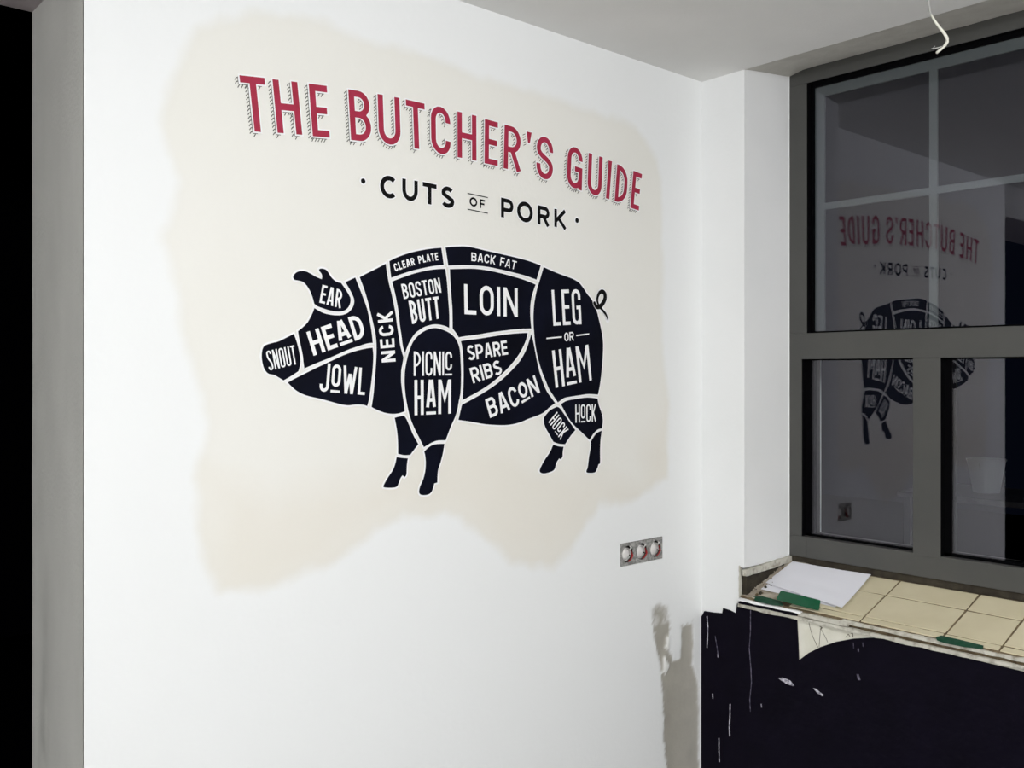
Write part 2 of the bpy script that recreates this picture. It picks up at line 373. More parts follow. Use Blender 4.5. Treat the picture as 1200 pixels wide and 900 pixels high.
# bed
nx_, ny_ = 26, 150; V = []; Fc = []
for j in range(ny_ + 1):
    y = -.1475 + (WEND + .1475) * j / ny_
    for i in range(nx_ + 1):
        x = .001 + (.262 - .001) * i / nx_
        n = noise.fractal(Vector((x*40, y*40, 1.3)), .9, 2, 4)
        left = max(0, min(1, (y + .30) / .12))
        z = szp(x) - .0022 + .0010 * n + left * (.004 + .007 * n)
        V.append((x, y, z))
k = nx_ + 1
Fc = [(j*k+i, (j+1)*k+i, (j+1)*k+i+1, j*k+i+1) for j in range(ny_) for i in range(nx_)]
n = len(V); V += [(.001, -.1475, .855), (.262, -.1475, .855), (.262, WEND, .855), (.001, WEND, .855)]
Fc += [tuple([i for i in range(k)] + [n+1, n]), tuple([n, n+3] + [j*k for j in range(ny_, -1, -1)]), (n, n+1, n+2, n+3), tuple([j*k+k-1 for j in range(ny_+1)] + [n+2, n+1]), tuple([ny_*k+i for i in range(k)][::-1] + [n+3, n+2])]
bed = mesh('mortar_bed', V, Fc, m_grout, sill, True); bed.location = -sill.location
bed.data.materials.append(m_mortar)
for p in bed.data.polygons:
    if p.center.y > -.30 + .02*math.sin(p.center.x*40): p.material_index = 1
ys = [-.205, -.318, -.549, -.781, -.9265, -1.155, -1.385, -1.615, -1.845, -2.075, WEND]
def tile(x0, x1, y0, y1):
    g = .0030; h = .010; dz = random.uniform(-.0004, .0010); tl = random.uniform(-.003, .003)
    jit = lambda: random.uniform(-.0012, .0012)
    c4 = [(x0+g+jit(), y1-g+jit()), (x1-g+jit(), y1-g+jit()), (x1-g+jit(), y0+g+jit()), (x0+g+jit(), y0+g+jit())]
    top = [(x, y, szp(x) + dz + tl * (x - x0)) for x, y in c4]
    b = MB(); b.prism(top, (0, 0, -h)); o = b.build('tile', m_tile, sill, .0007); sp(o)
for a, c_ in zip(ys, ys[1:]):
    tile(.163, .256, c_, a)
    if a > -.21: continue
    tile(.033, .163, c_, a)
    if a < -.3: tile(.006, .033, c_, a)
# chipped lip and the plaster lip on the reveal
def ragged(name, y0, y1, x0, x1, z0, z1, mat, amp=.002, step=.012, freq=30, seed=0, par=sill):
    n = max(2, int(abs(y1-y0) / step)); V = []
    for i in range(n + 1):
        y = y0 + (y1 - y0) * i / n
        a = [noise.noise(Vector((y*freq, s*3.7 + seed, .5))) * amp for s in range(6)]
        V += [(x0+a[0], y, z0+a[1]), (x1, y, z0+a[2]), (x1, y, z1+a[3]), (x0+a[4], y, z1+a[5])]
    Fc = [(4*i+k_, 4*i+(k_+1) % 4, 4*i+4+(k_+1) % 4, 4*i+4+k_) for i in range(n) for k_ in range(4)] + [(3,2,1,0), (4*n, 4*n+1, 4*n+2, 4*n+3)]
    b = MB(); b.add(V, Fc); return sp(b.build(name, mat, par), par)
ragged('plaster_lip', -.148, WEND, -.010, .006, .8555, .8655, m_edge, .0028)
ragged('plaster_lip', -.50, WEND, -.006, .010, .8745, .8835, m_edge, .0026, seed=5)
ragged('plaster_lip', -.150, -.37, -.012, .004, .8765, .8825, m_vinyl, .0024, seed=9)
ragged('plaster_lip', -.36, -.52, -.008, .012, .868, .880, m_edge, .0024, seed=2)
# plaster lip at the foot of the reveal
V = []; n = 24
for i in range(n + 1):
    x = -.004 + .262 * i / n; a = [noise.noise(Vector((x*30, s*3.1, 2))) * .003 for s in range(4)]
    z = .975 + .012 * (x / .26); th = .020
    V += [(x, WY + .004, z+a[0]), (x, WY - .010+a[1], z+a[0]), (x, WY - .010+a[2], z - th + a[3]), (x, WY + .004, z - th+a[3])]
b = MB(); b.add(V, [(4*i+k_, 4*i+(k_+1) % 4, 4*i+4+(k_+1) % 4, 4*i+4+k_) for i in range(n) for k_ in range(4)] + [(3,2,1,0), (4*n, 4*n+1, 4*n+2, 4*n+3)])
sp(b.build('reveal_plaster_lip', m_edge, sill))
b = MB(); b.box((.012, WY + .001, .86), (.26, -.1476, .965)); sp(b.build('cavity_shade', m_brown, sill))  # solid dark block standing in for the shade inside the gap
b = MB(); V = []
for i in range(14):
    z = .885 + .10 * i / 13; a = noise.noise(Vector((z*60, 1, 1))) * .002
    V += [(-.003, -.1465+a, z), (-.003, -.1505+a, z), (.010, -.1505+a, z), (.010, -.1465+a, z)]
b.add(V, [(4*i+k_, 4*i+(k_+1) % 4, 4*i+4+(k_+1) % 4, 4*i+4+k_) for i in range(13) for k_ in range(4)] + [(3,2,1,0), (52,53,54,55)])
sp(b.build('corner_plaster_edge', m_edge, sill))
for i in range(26):                                        # crumbs of mortar near the broken corner
    x, y = random.uniform(.02, .2), random.uniform(-.155, -.21); r = random.uniform(.002, .006)
    bm = bmesh.new(); bmesh.ops.create_icosphere(bm, subdivisions=1, radius=r)
    for v in bm.verts: v.co *= random.uniform(.7, 1.2); 
    me = bpy.data.meshes.new('mortar_crumb'); bm.to_mesh(me); bm.free(); me.materials.append(random.choice([m_mortar, m_brown, m_grout]))
    o = bpy.data.objects.new('mortar_crumb', me); COL.objects.link(o); o.parent = sill; o.location = Vector((x, y, szp(x) + .004)) - sill.location

# ------------------------------------------------------------------ papers and tape on the sill
def sheet(name, corners, label, lift, curl, seed=0, cat='paper'):
    V = []; n = 14
    A, B, Cc, D = [Vector(c_) for c_ in corners]
    for j in range(n + 1):
        for i in range(n + 1):
            u, v = i/n, j/n
            p = A*(1-u)*(1-v) + B*u*(1-v) + Cc*u*v + D*(1-u)*v
            z = szp(p.x) + lift + curl * ((u-.45)**2*.6 + (v-.5)**2*u) + .0012 * noise.noise(Vector((u*4, v*4, seed)))
            V.append((p.x, p.y, z))
    k = n + 1; top = len(V); V += [(x, y, z - .0012) for x, y, z in V]
    Fc = [(j*k+i, j*k+i+1, (j+1)*k+i+1, (j+1)*k+i) for j in range(n) for i in range(n)]
    Fc += [tuple(top + q for q in reversed(f_)) for f_ in Fc]
    rim = [i for i in range(k)] + [j*k+n for j in range(1, k)] + [n*k+i for i in range(n-1, -1, -1)] + [j*k for j in range(n-1, 0, -1)]
    Fc += [(rim[i], rim[(i+1) % len(rim)], top+rim[(i+1) % len(rim)], top+rim[i]) for i in range(len(rim))]
    b = MB(); b.add(V, Fc); o = b.build(name, m_paper, None, smooth=False); tag(o, label, cat, 'sheets of paper on the sill'); return o
sheet('paper_sheet', ((.246,-.186),(.240,-.462),(.036,-.478),(.094,-.182)), 'white sheet of paper lying uppermost on the window sill, slightly curled', .0070, .012, 1)
sheet('paper_sheet', ((.232,-.20),(.225,-.44),(.045,-.452),(.062,-.186)), 'white sheet under the top paper, its corner peeking out by the green tape', .0035, .002, 2)
def tape(pl, label, mat, up, x_off=0, name='green_tape'):
    q = [onS(x, y, up) for x, y in pl]
    b = MB(); b.prism(q, (0.0, 0, -.0014)); o = b.build(name, mat, None, .0004)
    return tag(o, label, 'tape')
tape([(914.6,692.6),(917,692.2),(961,703.2),(961.6,704.5),(959.8,714.2),(958,714.8),(911,702.6),(910,701)], 'bright green tape strip overlapping the paper at the sill edge', m_green, .022)
tape([(883,699),(893,698.6),(903,701),(916,704.6),(918,709.6),(905,708.6),(890,705),(884,703)], 'dark crumpled green tape left of the bright strip, below the paper', m_dkgreen, .004)
tape([(1096.5,746.5),(1103,744.6),(1125,749.5),(1152.6,756.4),(1152,760.2),(1130,757.8),(1106,753),(1098,750)], 'dirty dark green tape on the sill edge right of the cream wall patch', m_dkgreen, .004)

# ------------------------------------------------------------------ socket box
sx0, sx1, sz0, sz1 = SOCK
sb = empty('socket_box', 'open triple socket box without covers, red wires showing, on the white wall', 'socket', ((sx0+sx1)/2, 0, sz0))
b = MB(); b.box((sx0+.001, .016, sz0+.001), (sx1-.001, .022, sz1-.001))
sp(b.build('back_plate', m_dkw, sb), sb)
cxs = [sx0 + .0335 + i * .0655 for i in range(3)]; cz = (sz0 + sz1) / 2
b = MB()                                                     # mounting plates with round cutouts
for cx in cxs:
    h = .0322; R = .0255; n = 32; y0, y1 = -.001, .003; ring = []; out = []
    for i in range(n):
        a = 2*math.pi*i/n; c_, s_ = math.cos(a), math.sin(a); m_ = max(abs(c_), abs(s_))
        ring.append((cx + R*c_, cz + R*s_)); out.append((cx + h*c_/m_, cz + .0335*s_/m_))
    V = [(x, y0, z) for x, z in ring] + [(x, y0, z) for x, z in out] + [(x, y1, z) for x, z in ring] + [(x, y1, z) for x, z in out]
    Fc = []
    for i in range(n):
        j = (i+1) % n; Fc += [(i, j, n+j, n+i), (2*n+j, 2*n+i, 3*n+i, 3*n+j), (j, i, 2*n+i, 2*n+j), (n+i, n+j, 3*n+j, 3*n+i)]
    bb = MB(); bb.add(V, Fc); sp(bb.build('mounting_plate', m_box, sb), sb)
for cx in cxs:
    b = MB(); n = 20; V = []
    prof = [(.0175, -.004), (.0185, -.003), (.0185, .015), (.0150, .015), (.0150, .002), (.0120, -.001), (.004, -.002), (.0, -.002)]
    for r, y in prof:
        for i in range(n): a = 2*math.pi*i/n; V.append((cx - .007 + r*math.cos(a), y, cz + r*1.1*math.sin(a)))
    Fc = [(p_*n+i, p_*n+(i+1) % n, (p_+1)*n+(i+1) % n, (p_+1)*n+i) for p_ in range(len(prof)-1) for i in range(n)]
    b.add(V, Fc); cup = sp(b.build('wire_cup', m_cup, sb, smooth=True), sb)
    for k_, (mt, dx, nm) in enumerate(((m_redw, .013, 'red_wire'), (m_redw, .017, 'red_wire'), (m_dkw, .010, 'dark_wire'))):
        b = MB(); b.tube([(cx+dx-.004, .014, cz+.014-.008*k_), (cx+dx+.002, -.002, cz+.006-.006*k_), (cx+dx+.001, -.005, cz-.006), (cx+dx-.006, -.004, cz-.014), (cx+dx-.014, .0, cz-.023)], .0021, 8)
        b.build(nm, mt, cup, smooth=True)
    b = MB(); b.tube([(cx+.004, -.004, cz+.012), (cx+.009, -.006, cz+.019), (cx+.013, .004, cz+.024)], .0026, 8); b.build('white_wire', m_cup, cup, smooth=True)

# ------------------------------------------------------------------ hanging cable
def at(px, py, s):
    d = ray(px, py); return Vector((EX + d[0]*s, EY + d[1]*s, EZ + d[2]*s))
cs = 2.22
cb = empty('hanging_cable', 'loose pale cable hanging from the ceiling in front of the window top', 'cable', at(1090, 0, cs))
b = MB(); p = [at(1083,-26.5,cs), at(1086,-12,cs), at(1088,0,cs), at(1089.5,12,cs), at(1092,19,cs), at(1096,26,cs)]; p[0].z = CEIL + .002
b.tube(p, .0019, 10); sp(b.build('grey_cable_part', m_gcable, cb, smooth=True), cb); cb.children[-1].name = 'grey_core'
b = MB(); b.tube([at(1091,17,cs), at(1095,24,cs), at(1101,32,cs), at(1107,39.5,cs), at(1110,45,cs), at(1110,49,cs), at(1107.6,53,cs), at(1103,57.5,cs), at(1097.5,62,cs)], [.0020,.0028,.0032,.0036,.0038,.0038,.0037,.0033,.003], 12)
sp(b.build('cable_sheath', m_cable, cb, smooth=True), cb)
b = MB(); b.tube([at(1106,54,cs), at(1099,56,cs-.01), at(1094,57.3,cs-.01), at(1091.5,57,cs-.01)], [.0016,.0015,.0013,.001], 8); sp(b.build('bare_wire', m_gcable, cb, smooth=True), cb)
b = MB(); b.tube([at(1093,57,cs-.01), at(1094.5,55.5,cs-.01), at(1095.5,54,cs-.01)], .0009, 8); sp(b.build('bare_wire', m_gcable, cb, smooth=True), cb)

# ------------------------------------------------------------------ outside: pale bucket on a table on the terrace
def outside():
    s = 6.0; c0 = at(1156, 577, s); zt = EZ + (CYP - 577) / F * s
    t = empty('terrace_table', 'dark outdoor table seen faintly through the lower right pane', 'table', (c0.x, c0.y, 0))
    b = MB(); b.box((-.35, -.42, zt-.035), (.35, .42, zt)); b.build('table_top', M('dark_wood', (.10,.09,.10), .5, (.07,.06,.07), 12), t, .004)
    for x in (-.3, .3):
        for y in (-.37, .37):
            b = MB(); b.box((x-.02, y-.02, -.05), (x+.02, y+.02, zt-.035)); b.build('leg', m_frame, t)
    bk = empty('bucket', 'pale tapered bucket on the terrace table, seen through the lower right pane', 'bucket', (c0.x, c0.y, zt))
    n = 28; prof = [(.0, .002), (.078, .002), (.112, .205), (.118, .207), (.118, .215), (.108, .215), (.075, .012), (.0, .012)]; V = []
    for r, z in prof:
        for i in range(n): a = 2*math.pi*i/n; V.append((r*math.cos(a), r*math.sin(a), z))
    b = MB(); b.add(V, [(p_*n+i, p_*n+(i+1) % n, (p_+1)*n+(i+1) % n, (p_+1)*n+i) for p_ in range(len(prof)-1) for i in range(n)])
    b.build('pail', M('white_pail', (.50,.51,.53), .5), bk, smooth=False)
    b = MB(); b.tube([(.117*math.cos(a), .117*math.sin(a)*.35-.1*math.sin(a)*.5, .2 - .10*math.sin(a)) for a in [math.pi*i/14 for i in range(15)]], .002, 6); b.build('handle', m_gcable, bk)
outside()

# ------------------------------------------------------------------ mural toolkit: flat print on the wall y = 0
class Flat:
    def __init__(s, depth, step=1.5e-6): s.v = []; s.f = []; s.d = depth; s.k = 0; s.step = step
    def poly(s, pts):                    # pts: list of (x, z); one tessellated polygon, each a hair in front of the last
        y = -(s.d + s.k * s.step); s.k += 1
        n = len(s.v); s.v += [(x, y, z) for x, z in pts]
        for t in tessellate_polygon([[Vector((x, z, 0)) for x, z in pts]]):
            a, b_, c_ = (pts[i] for i in t)
            ar = (b_[0]-a[0])*(c_[1]-a[1]) - (b_[1]-a[1])*(c_[0]-a[0])
            if abs(ar) < 1e-12: continue
            s.f.append(tuple(n + i for i in (t if ar > 0 else (t[0], t[2], t[1]))))
    def disc(s, c, r, ry=None, n=14): s.poly([(c[0]+r*math.cos(2*math.pi*i/n), c[1]+(ry or r)*math.sin(2*math.pi*i/n)) for i in range(n)])
    def build(s, name, mat, parent, org): 
        o = mesh(name, [(x-org[0], y-org[1], z-org[2]) for x, y, z in s.v], s.f, mat, parent); return o
def offs(pl, h, closed=False):           # mitred left/right offset lines
    n = len(pl); L = []; R = []
    for i in range(n):
        a = pl[i-1] if (i > 0 or closed) else None; c_ = pl[(i+1) % n] if (i < n-1 or closed) else None; p = pl[i]
        def dr(u, v):
            dx, dy = v[0]-u[0], v[1]-u[1]; l = math.hypot(dx, dy) or 1e-9; return dx/l, dy/l
        d1 = dr(a, p) if a else dr(p, c_); d2 = dr(p, c_) if c_ else d1
        nx, ny = -(d1[1]+d2[1]), d1[0]+d2[0]; l = math.hypot(nx, ny) or 1e-9; nx /= l; ny /= l
        m_ = h / max(.5, nx*-d1[1] + ny*d1[0])
        L.append((p[0]+nx*m_, p[1]+ny*m_)); R.append((p[0]-nx*m_, p[1]-ny*m_))
    return L, R
def dedupe(pl):
    o = [pl[0]]
    for p in pl[1:]:
        if math.dist(p, o[-1]) > 1e-4: o.append(p)
    return o
def arc(cx, cy, rx, ry, a0, a1, n=9):
    return [(cx + rx*math.cos(math.radians(a0+(a1-a0)*i/n)), cy + ry*math.sin(math.radians(a0+(a1-a0)*i/n))) for i in range(n+1)]
def bowl(x0, xr, y1, y0, q=None):
    qy = (y1-y0)/2 if q is None else min(q, (y1-y0)/2); qx = min(xr-x0, qy*.95)
    return [(x0, y1)] + arc(xr-qx, y1-qy, qx, qy, 90, 0, 7) + arc(xr-qx, y0+qy, qx, qy, 0, -90, 7) + [(x0, y0)]
def cshape(r, cx, rx, ry, T, b_, hi, lo):
    top = T - ry; bot = b_ + ry
    a = math.degrees(math.asin(min(.9, (hi - top)/ry))) if hi > top else 0
    c_ = math.degrees(math.asin(min(.9, (bot - lo)/ry))) if lo < bot else 0
    return ([(r, hi)] if hi < top else []) + arc(cx, top, rx, ry, a, 180, 10) + arc(cx, bot, rx, ry, 180, 360 - c_, 10) + ([(r, lo)] if lo > bot else [])
def glyph(ch, w_, t):
    """strokes of a letter in a box w_ wide and 1 high: (points, closed)"""
    l, r, b_, T = t/2, w_-t/2, t/2, 1-t/2; cx = w_/2; rx = (r-l)/2
    ry = (T-b_)/2 if w_ > .78 else min(rx*1.15, .3)
    if ch == 'I': return [([(cx,0),(cx,1)],0)]
    if ch == 'L': return [([(l,0),(l,1)],0),([(l,b_),(w_,b_)],0)]
    if ch == 'T': return [([(0,T),(w_,T)],0),([(cx,0),(cx,T)],0)]
    if ch == 'H': return [([(l,0),(l,1)],0),([(r,0),(r,1)],0),([(l,.5),(r,.5)],0)]
    if ch == 'E': return [([(l,0),(l,1)],0),([(l,T),(w_,T)],0),([(l,.51),(w_*.93,.51)],0),([(l,b_),(w_,b_)],0)]
    if ch == 'F': return [([(l,0),(l,1)],0),([(l,T),(w_,T)],0),([(l,.49),(w_*.9,.49)],0)]
    if ch == 'O': return [(arc(cx,T-ry,rx,ry,180,0,12) + arc(cx,b_+ry,rx,ry,0,-180,12),1)]
    if ch == 'U': return [([(l,1)] + arc(cx,b_+min(ry,.4),rx,min(ry,.4),180,360,12) + [(r,1)],0)]
    if ch == 'J': return [([(r,1)] + arc(cx,b_+ry,rx,ry,0,-180,10) + [(l,b_+ry+.06)],0)]
    if ch == 'C':
        if w_ > .78: return [(arc(cx+.03,.5,rx*1.05,ry,48,312,20),0)]
        return [(cshape(r, cx, rx, ry, T, b_, .68+.25*max(0,t-.1), .32-.25*max(0,t-.1)),0)]
    if ch == 'G': return [(cshape(r, cx, rx, ry, T, b_, .70, .48),0),([(cx,.48),(r+t/2,.48)],0),([(r,.48),(r,0.0)],0)]
    if ch == 'D': return [([(l,0),(l,1)],0),(bowl(l,r,T,b_,.34 if w_ < .7 else None),0)]
    if ch == 'P': return [([(l,0),(l,1)],0),(bowl(l,r,T,.42),0)]
    if ch == 'R': return [([(l,0),(l,1)],0),(bowl(l,r,T,.46),0),([(l+(r-l)*.48,.46),(r,0)],0)]
    if ch == 'B': return [([(l,0),(l,1)],0),(bowl(l,r-.04*w_,T,.525),0),(bowl(l,r,.525,b_),0)]
    if ch == 'K': return [([(l,0),(l,1)],0),([(l+t*.2,.36),(r,1)],0),([(l+(r-l)*.30,.52),(r+t*.08,0)],0)]
    if ch == 'N': return [([(l,0),(l,1)],0),([(r,0),(r,1)],0),([(l+t*.1,1-t*.3),(r-t*.1,t*.3)],0)]
    if ch == 'M': return [([(l,0),(l,1)],0),([(r,0),(r,1)],0),([(l+t*.15,1-t*.2),(cx,.42),(r-t*.15,1-t*.2)],0)]
    if ch == 'W': return [([(l*.9,1),(w_*.29,0)],0),([(w_*.29,0),(cx,.72)],0),([(cx,.72),(w_*.71,0)],0),([(w_*.71,0),(w_-l*.9,1)],0)]
    if ch == 'A': return [([(l,0),(cx-t*.22,1)],0),([(r,0),(cx+t*.22,1)],0),([(l+(cx-l)*.27,.24+t*.2),(r-(r-cx)*.27,.24+t*.2)],0)]
    if ch == 'S':
        y1, y0 = T-ry, b_+ry; m1 = []
        dlt = (y1-y0)*.55 if y1-y0 > .15 else .16
        for i in range(1, 10):
            u = i/10; c0,c1,c2,c3 = (1-u)**3, 3*u*(1-u)**2, 3*u*u*(1-u), u**3
            m1.append((l*c0+l*c1+r*c2+r*c3, y1*c0+(y1-dlt)*c1+(y0+dlt)*c2+y0*c3))
        if w_ > .6:
            ry = .5*(T-b_)*.52; m = .5
            return [(arc(cx,T-ry,rx*.95,ry,35,90,5)[0:] + arc(cx,T-ry,rx*.9,ry,100,200,9) + [(cx,m+.01)] + arc(cx,b_+ry,rx,ry,20,-90,9) + arc(cx,b_+ry,rx,ry,-100,-150,5),0)]
        return [([(r,y1-.03)] + arc(cx,y1,rx,ry,0,180,10) + m1 + arc(cx,y0,rx,ry,0,-180,10) + [(l,y0+.04)],0)]
    if ch == "'": return []
    return []
WID = {'I':0,'M':1.45,'W':1.55,'E':.86,'F':.84,'L':.82,'T':.92,"'":.3,'A':1.08,'N':1.05,'R':1.02,'K':1.0,' ':.55}
def strokes(ch, w_, t):
    if ch.islower():                     # small raised letter over a bar
        s_ = .79; g = glyph(ch.upper(), w_/s_, t/s_)
        return [([(x*s_, y*s_+.21) for x, y in pl], c_) for pl, c_ in g] + [([(0, t*.40), (w_, t*.40)], 2)]
    return [(pl, c_) for pl, c_ in glyph(ch, w_, t)]
def put(fl, st, t, fmap, grow=0):
    for pl, cl in st:
        h = (t * (.8 if cl == 2 else 1))/2 + grow; pl = dedupe(pl); closed = cl == 1
        if closed: pl = pl[:-1] if math.dist(pl[0], pl[-1]) < 1e-6 else pl
        if grow and not closed:
            for a, b_ in ((0, 1), (-1, -2)):
                d = math.dist(pl[a], pl[b_]) or 1; pl[a] = (pl[a][0]+(pl[a][0]-pl[b_][0])/d*grow, pl[a][1]+(pl[a][1]-pl[b_][1])/d*grow)
        L, R = offs(pl, h, closed); n = len(pl)
        for i in range(n if closed else n-1):
            j = (i+1) % n; q = [L[i], R[i], R[j], L[j]]
            y = -(fl.d + fl.k*fl.step); k0 = len(fl.v); fl.v += [(x, y, z) for x, z in (fmap(*p) for p in q)]; fl.f.append((k0, k0+1, k0+2, k0+3))
        fl.k += 1
def quadmap(TL, TR, BL, BR, w_):
    A, B, Cc, D = [onA(*p) for p in (BL, BR, TR, TL)]
    def f_(x, y):
        u = x / w_; v = y
        return tuple(A[i]*(1-u)*(1-v) + B[i]*u*(1-v) + Cc[i]*u*v + D[i]*(1-u)*v for i in (0, 1))
    return f_
def qaspect(TL, TR, BL, BR):
    A, B, Cc, D = [onA(*p) for p in (BL, BR, TR, TL)]
    return (math.dist(A, B) + math.dist(D, Cc)) / (math.dist(A, D) + math.dist(B, Cc))
def linemap(top, bot, W_):
    tp = [onA(*p) for p in top]; bt = [onA(*p) for p in bot]
    def along(P_, u):
        L = [math.dist(P_[i], P_[i+1]) for i in range(len(P_)-1)]; s_ = u*sum(L)
        for i, d in enumerate(L):
            if s_ <= d or i == len(L)-1: k_ = s_/d; return P_[i][0]+(P_[i+1][0]-P_[i][0])*k_, P_[i][1]+(P_[i+1][1]-P_[i][1])*k_
            s_ -= d
    def f_(x, y):
        a = along(bt, max(-.02, min(1.02, x/W_)) if 0 <= x/W_ <= 1 else max(0, min(1, x/W_))); b_ = along(tp, max(0, min(1, x/W_)))
        return a[0]+(b_[0]-a[0])*y, a[1]+(b_[1]-a[1])*y
    return f_
def word(text, top, bot, t, mat, parent, org, depth, gap=.10, name='letter'):
    A = [onA(*p) for p in top]; B = [onA(*p) for p in bot]
    W_ = sum(math.dist(A[i], A[i+1]) for i in range(len(A)-1)) + sum(math.dist(B[i], B[i+1]) for i in range(len(B)-1))
    W_ /= math.dist(A[0], B[0]) + math.dist(A[-1], B[-1])
    fixed = sum(t for c_ in text if c_ in 'Ii') + gap*(len(text)-1)
    k_ = (W_ - fixed) / sum(WID.get(c_.upper(), 1) for c_ in text)
    fm = linemap(top, bot, W_); x = 0
    for c_ in text:
        wd = t if c_ in 'Ii' else k_*WID.get(c_.upper(), 1)
        if c_ != ' ':
            fl = Flat(depth, 4e-6); x0 = x; put(fl, strokes(c_, wd, t), t, lambda u, v: fm(u+x0, v)); fl.build(name, mat, parent, org)
        x += wd + gap

# ---- title
T0 = Vector((-1.617, 0, 2.2)); title = empty('title_lettering', 'crimson painted title lettering with hatched drop shadow above the pig diagram', 'lettering', T0)
TT = [('T',(280.2,88.2),(309.6,91.4),(287.3,153.2),(316.2,155.9)),('H',(318.9,92.8),(348,96.3),(325.1,155.7),(354,158.1)),('E',(361.4,98),(382.6,100.8),(366.3,159.7),(386.2,161.4)),
 ('B',(407.7,104.7),(433.1,108.7),(411.1,164),(435.3,166.9)),('U',(442.1,110.1),(467.7,114.8),(444,167.5),(469.6,171.5)),('T',(475.2,116.5),(497.1,121.6),(477.2,172.7),(499,176)),
 ('C',(504.4,121.8),(527,128.5),(505.2,177.5),(528,183.5)),('H',(535.6,130.6),(557.9,135.8),(535.8,184.2),(558.1,188.6)),('E',(567.9,139.4),(583.2,143.6),(567.4,191.3),(583,194.7)),
 ('R',(591,145.9),(609.7,151),(589.7,197.1),(610.2,201.9)),('S',(629,157.3),(648,163.6),(628,207),(647.5,213)),
 ('G',(665.5,169.6),(682.8,176),(663.5,217.6),(681.5,223.6)),('U',(689.5,179.1),(706,184.5),(687.7,225.8),(704.2,231.6)),('I',(712.7,188.1),(716.9,189.2),(709.7,232.4),(713.7,233.6)),
 ('D',(723,192.4),(736,197),(719.8,235.7),(733.6,239.7)),('E',(742,200),(752.1,204.1),(738.2,243.3),(748.3,246.8))]
def hatch(fl, st, t, fm, o_=.030, ln=.062, sp_=.068):
    sx, sy = -.74, -.67
    for pl, cl in st:
        pl = dedupe(pl); h = t/2 + o_
        if cl == 1: pl = pl[:-1] if math.dist(pl[0], pl[-1]) < 1e-4 else pl
        loops = []
        L, R = offs(pl, h, cl == 1)
        if cl != 1:
            for a, b_ in ((0, 1), (-1, -2)):
                d = math.dist(pl[a], pl[b_]) or 1; e = ((pl[a][0]-pl[b_][0])/d*o_, (pl[a][1]-pl[b_][1])/d*o_)
                L[a] = (L[a][0]+e[0], L[a][1]+e[1]); R[a] = (R[a][0]+e[0], R[a][1]+e[1])
            loops = [L + R[::-1] + [L[0]]]
        else: loops = [L + [L[0]], R[::-1] + [R[-1]]]
        for lp in loops:
            area = sum(lp[i][0]*lp[i+1][1] - lp[i+1][0]*lp[i][1] for i in range(len(lp)-1))
            acc = sp_*.5
            for i in range(len(lp)-1):
                a, b_ = lp[i], lp[i+1]; d = math.dist(a, b_)
                if d < 1e-6: continue
                tx, ty = (b_[0]-a[0])/d, (b_[1]-a[1])/d
                nx, ny = (ty, -tx)
                if cl == 1: 
                    if lp is loops[0]: nx, ny = (-ty, tx)
                    else: nx, ny = (-ty, tx)
                elif area < 0: nx, ny = -nx, -ny
                if nx*sx + ny*sy < .28: continue
                if d > .12:                  # the displaced shadow starts below the top and ends left of the right end
                    hi = a if (a[1] > b_[1] if abs(nx) > abs(ny) else a[0] > b_[0]) else b_; cut = .055 if abs(nx) > abs(ny) else .095
                    if hi is a: a = (a[0]+tx*cut, a[1]+ty*cut)
                    else: b_ = (b_[0]-tx*cut, b_[1]-ty*cut)
                    d -= cut
                if d < .004: continue
                fl.poly([fm(*q) for q in (a, b_, (b_[0]+nx*.011, b_[1]+ny*.011), (a[0]+nx*.011, a[1]+ny*.011))])
                pos = acc
                while pos < d:
                    p = (a[0]+tx*pos, a[1]+ty*pos); w2 = .0085
                    p1 = (p[0]-.034, p[1]-.012) if abs(nx) > abs(ny) else (p[0]-.010, p[1]-.026)
                    p2 = (p[0]-.066, p[1]-.050) if abs(nx) > abs(ny) else (p[0]-.040, p[1]-.068)
                    q1, q2 = offs([p, p1, p2], w2)
                    fl.poly([fm(*q) for q in (q1[0], q1[1], q1[2], q2[2], q2[1], q2[0])]); pos += sp_
                acc = pos - d
for c_, TL, TR, BL, BR in TT:
    t = .128; w_ = qaspect(TL, TR, BL, BR); 
    if c_ == 'I': t = w_
    fm = quadmap(TL, TR, BL, BR, w_); st = strokes(c_, w_, t)
    fl = Flat(.0012); put(fl, st, t, fm); L_ = fl.build('letter', m_red, title, T0)
    fl = Flat(.0009); put(fl, st, t, fm, .026); fl.build('white_outline', m_vinyl, L_, T0)
    fl = Flat(.0004, 1e-6); hatch(fl, st, t, fm); tag(fl.build('hatched_shadow', m_hatch, L_, T0), kind='stuff')
def prel(pl, name, mat, parent, org, depth, grow=0):
    fl = Flat(depth); q = [onA(*p) for p in pl]
    if grow:
        q = offs(q, grow, True); q = q[1] if abs(sum(q[0][i][0]*q[0][(i+1)%4][1]-q[0][(i+1)%4][0]*q[0][i][1] for i in range(4))) < abs(sum(q[1][i][0]*q[1][(i+1)%4][1]-q[1][(i+1)%4][0]*q[1][i][1] for i in range(4))) else q[0]
    fl.poly(q); return fl.build(name, mat, parent, org)
ap = [(616.7,154.0),(622.8,155.6),(620.6,168.0),(618.3,167.4)]
L_ = prel(ap, 'apostrophe', m_red, title, T0, .0012); prel(ap, 'white_outline', m_vinyl, L_, T0, .0009, .0035)
fl = Flat(.0004)
for i in range(5):
    x, y = 615.4 + .25*i, 156.5 + i*3
    fl.poly([onA(*p) for p in ((x,y),(x-.2,y+.9),(x-3.2,y+2.4),(x-2.8,y+1.2))])
tag(fl.build('hatched_shadow', m_hatch, L_, T0), kind='stuff')

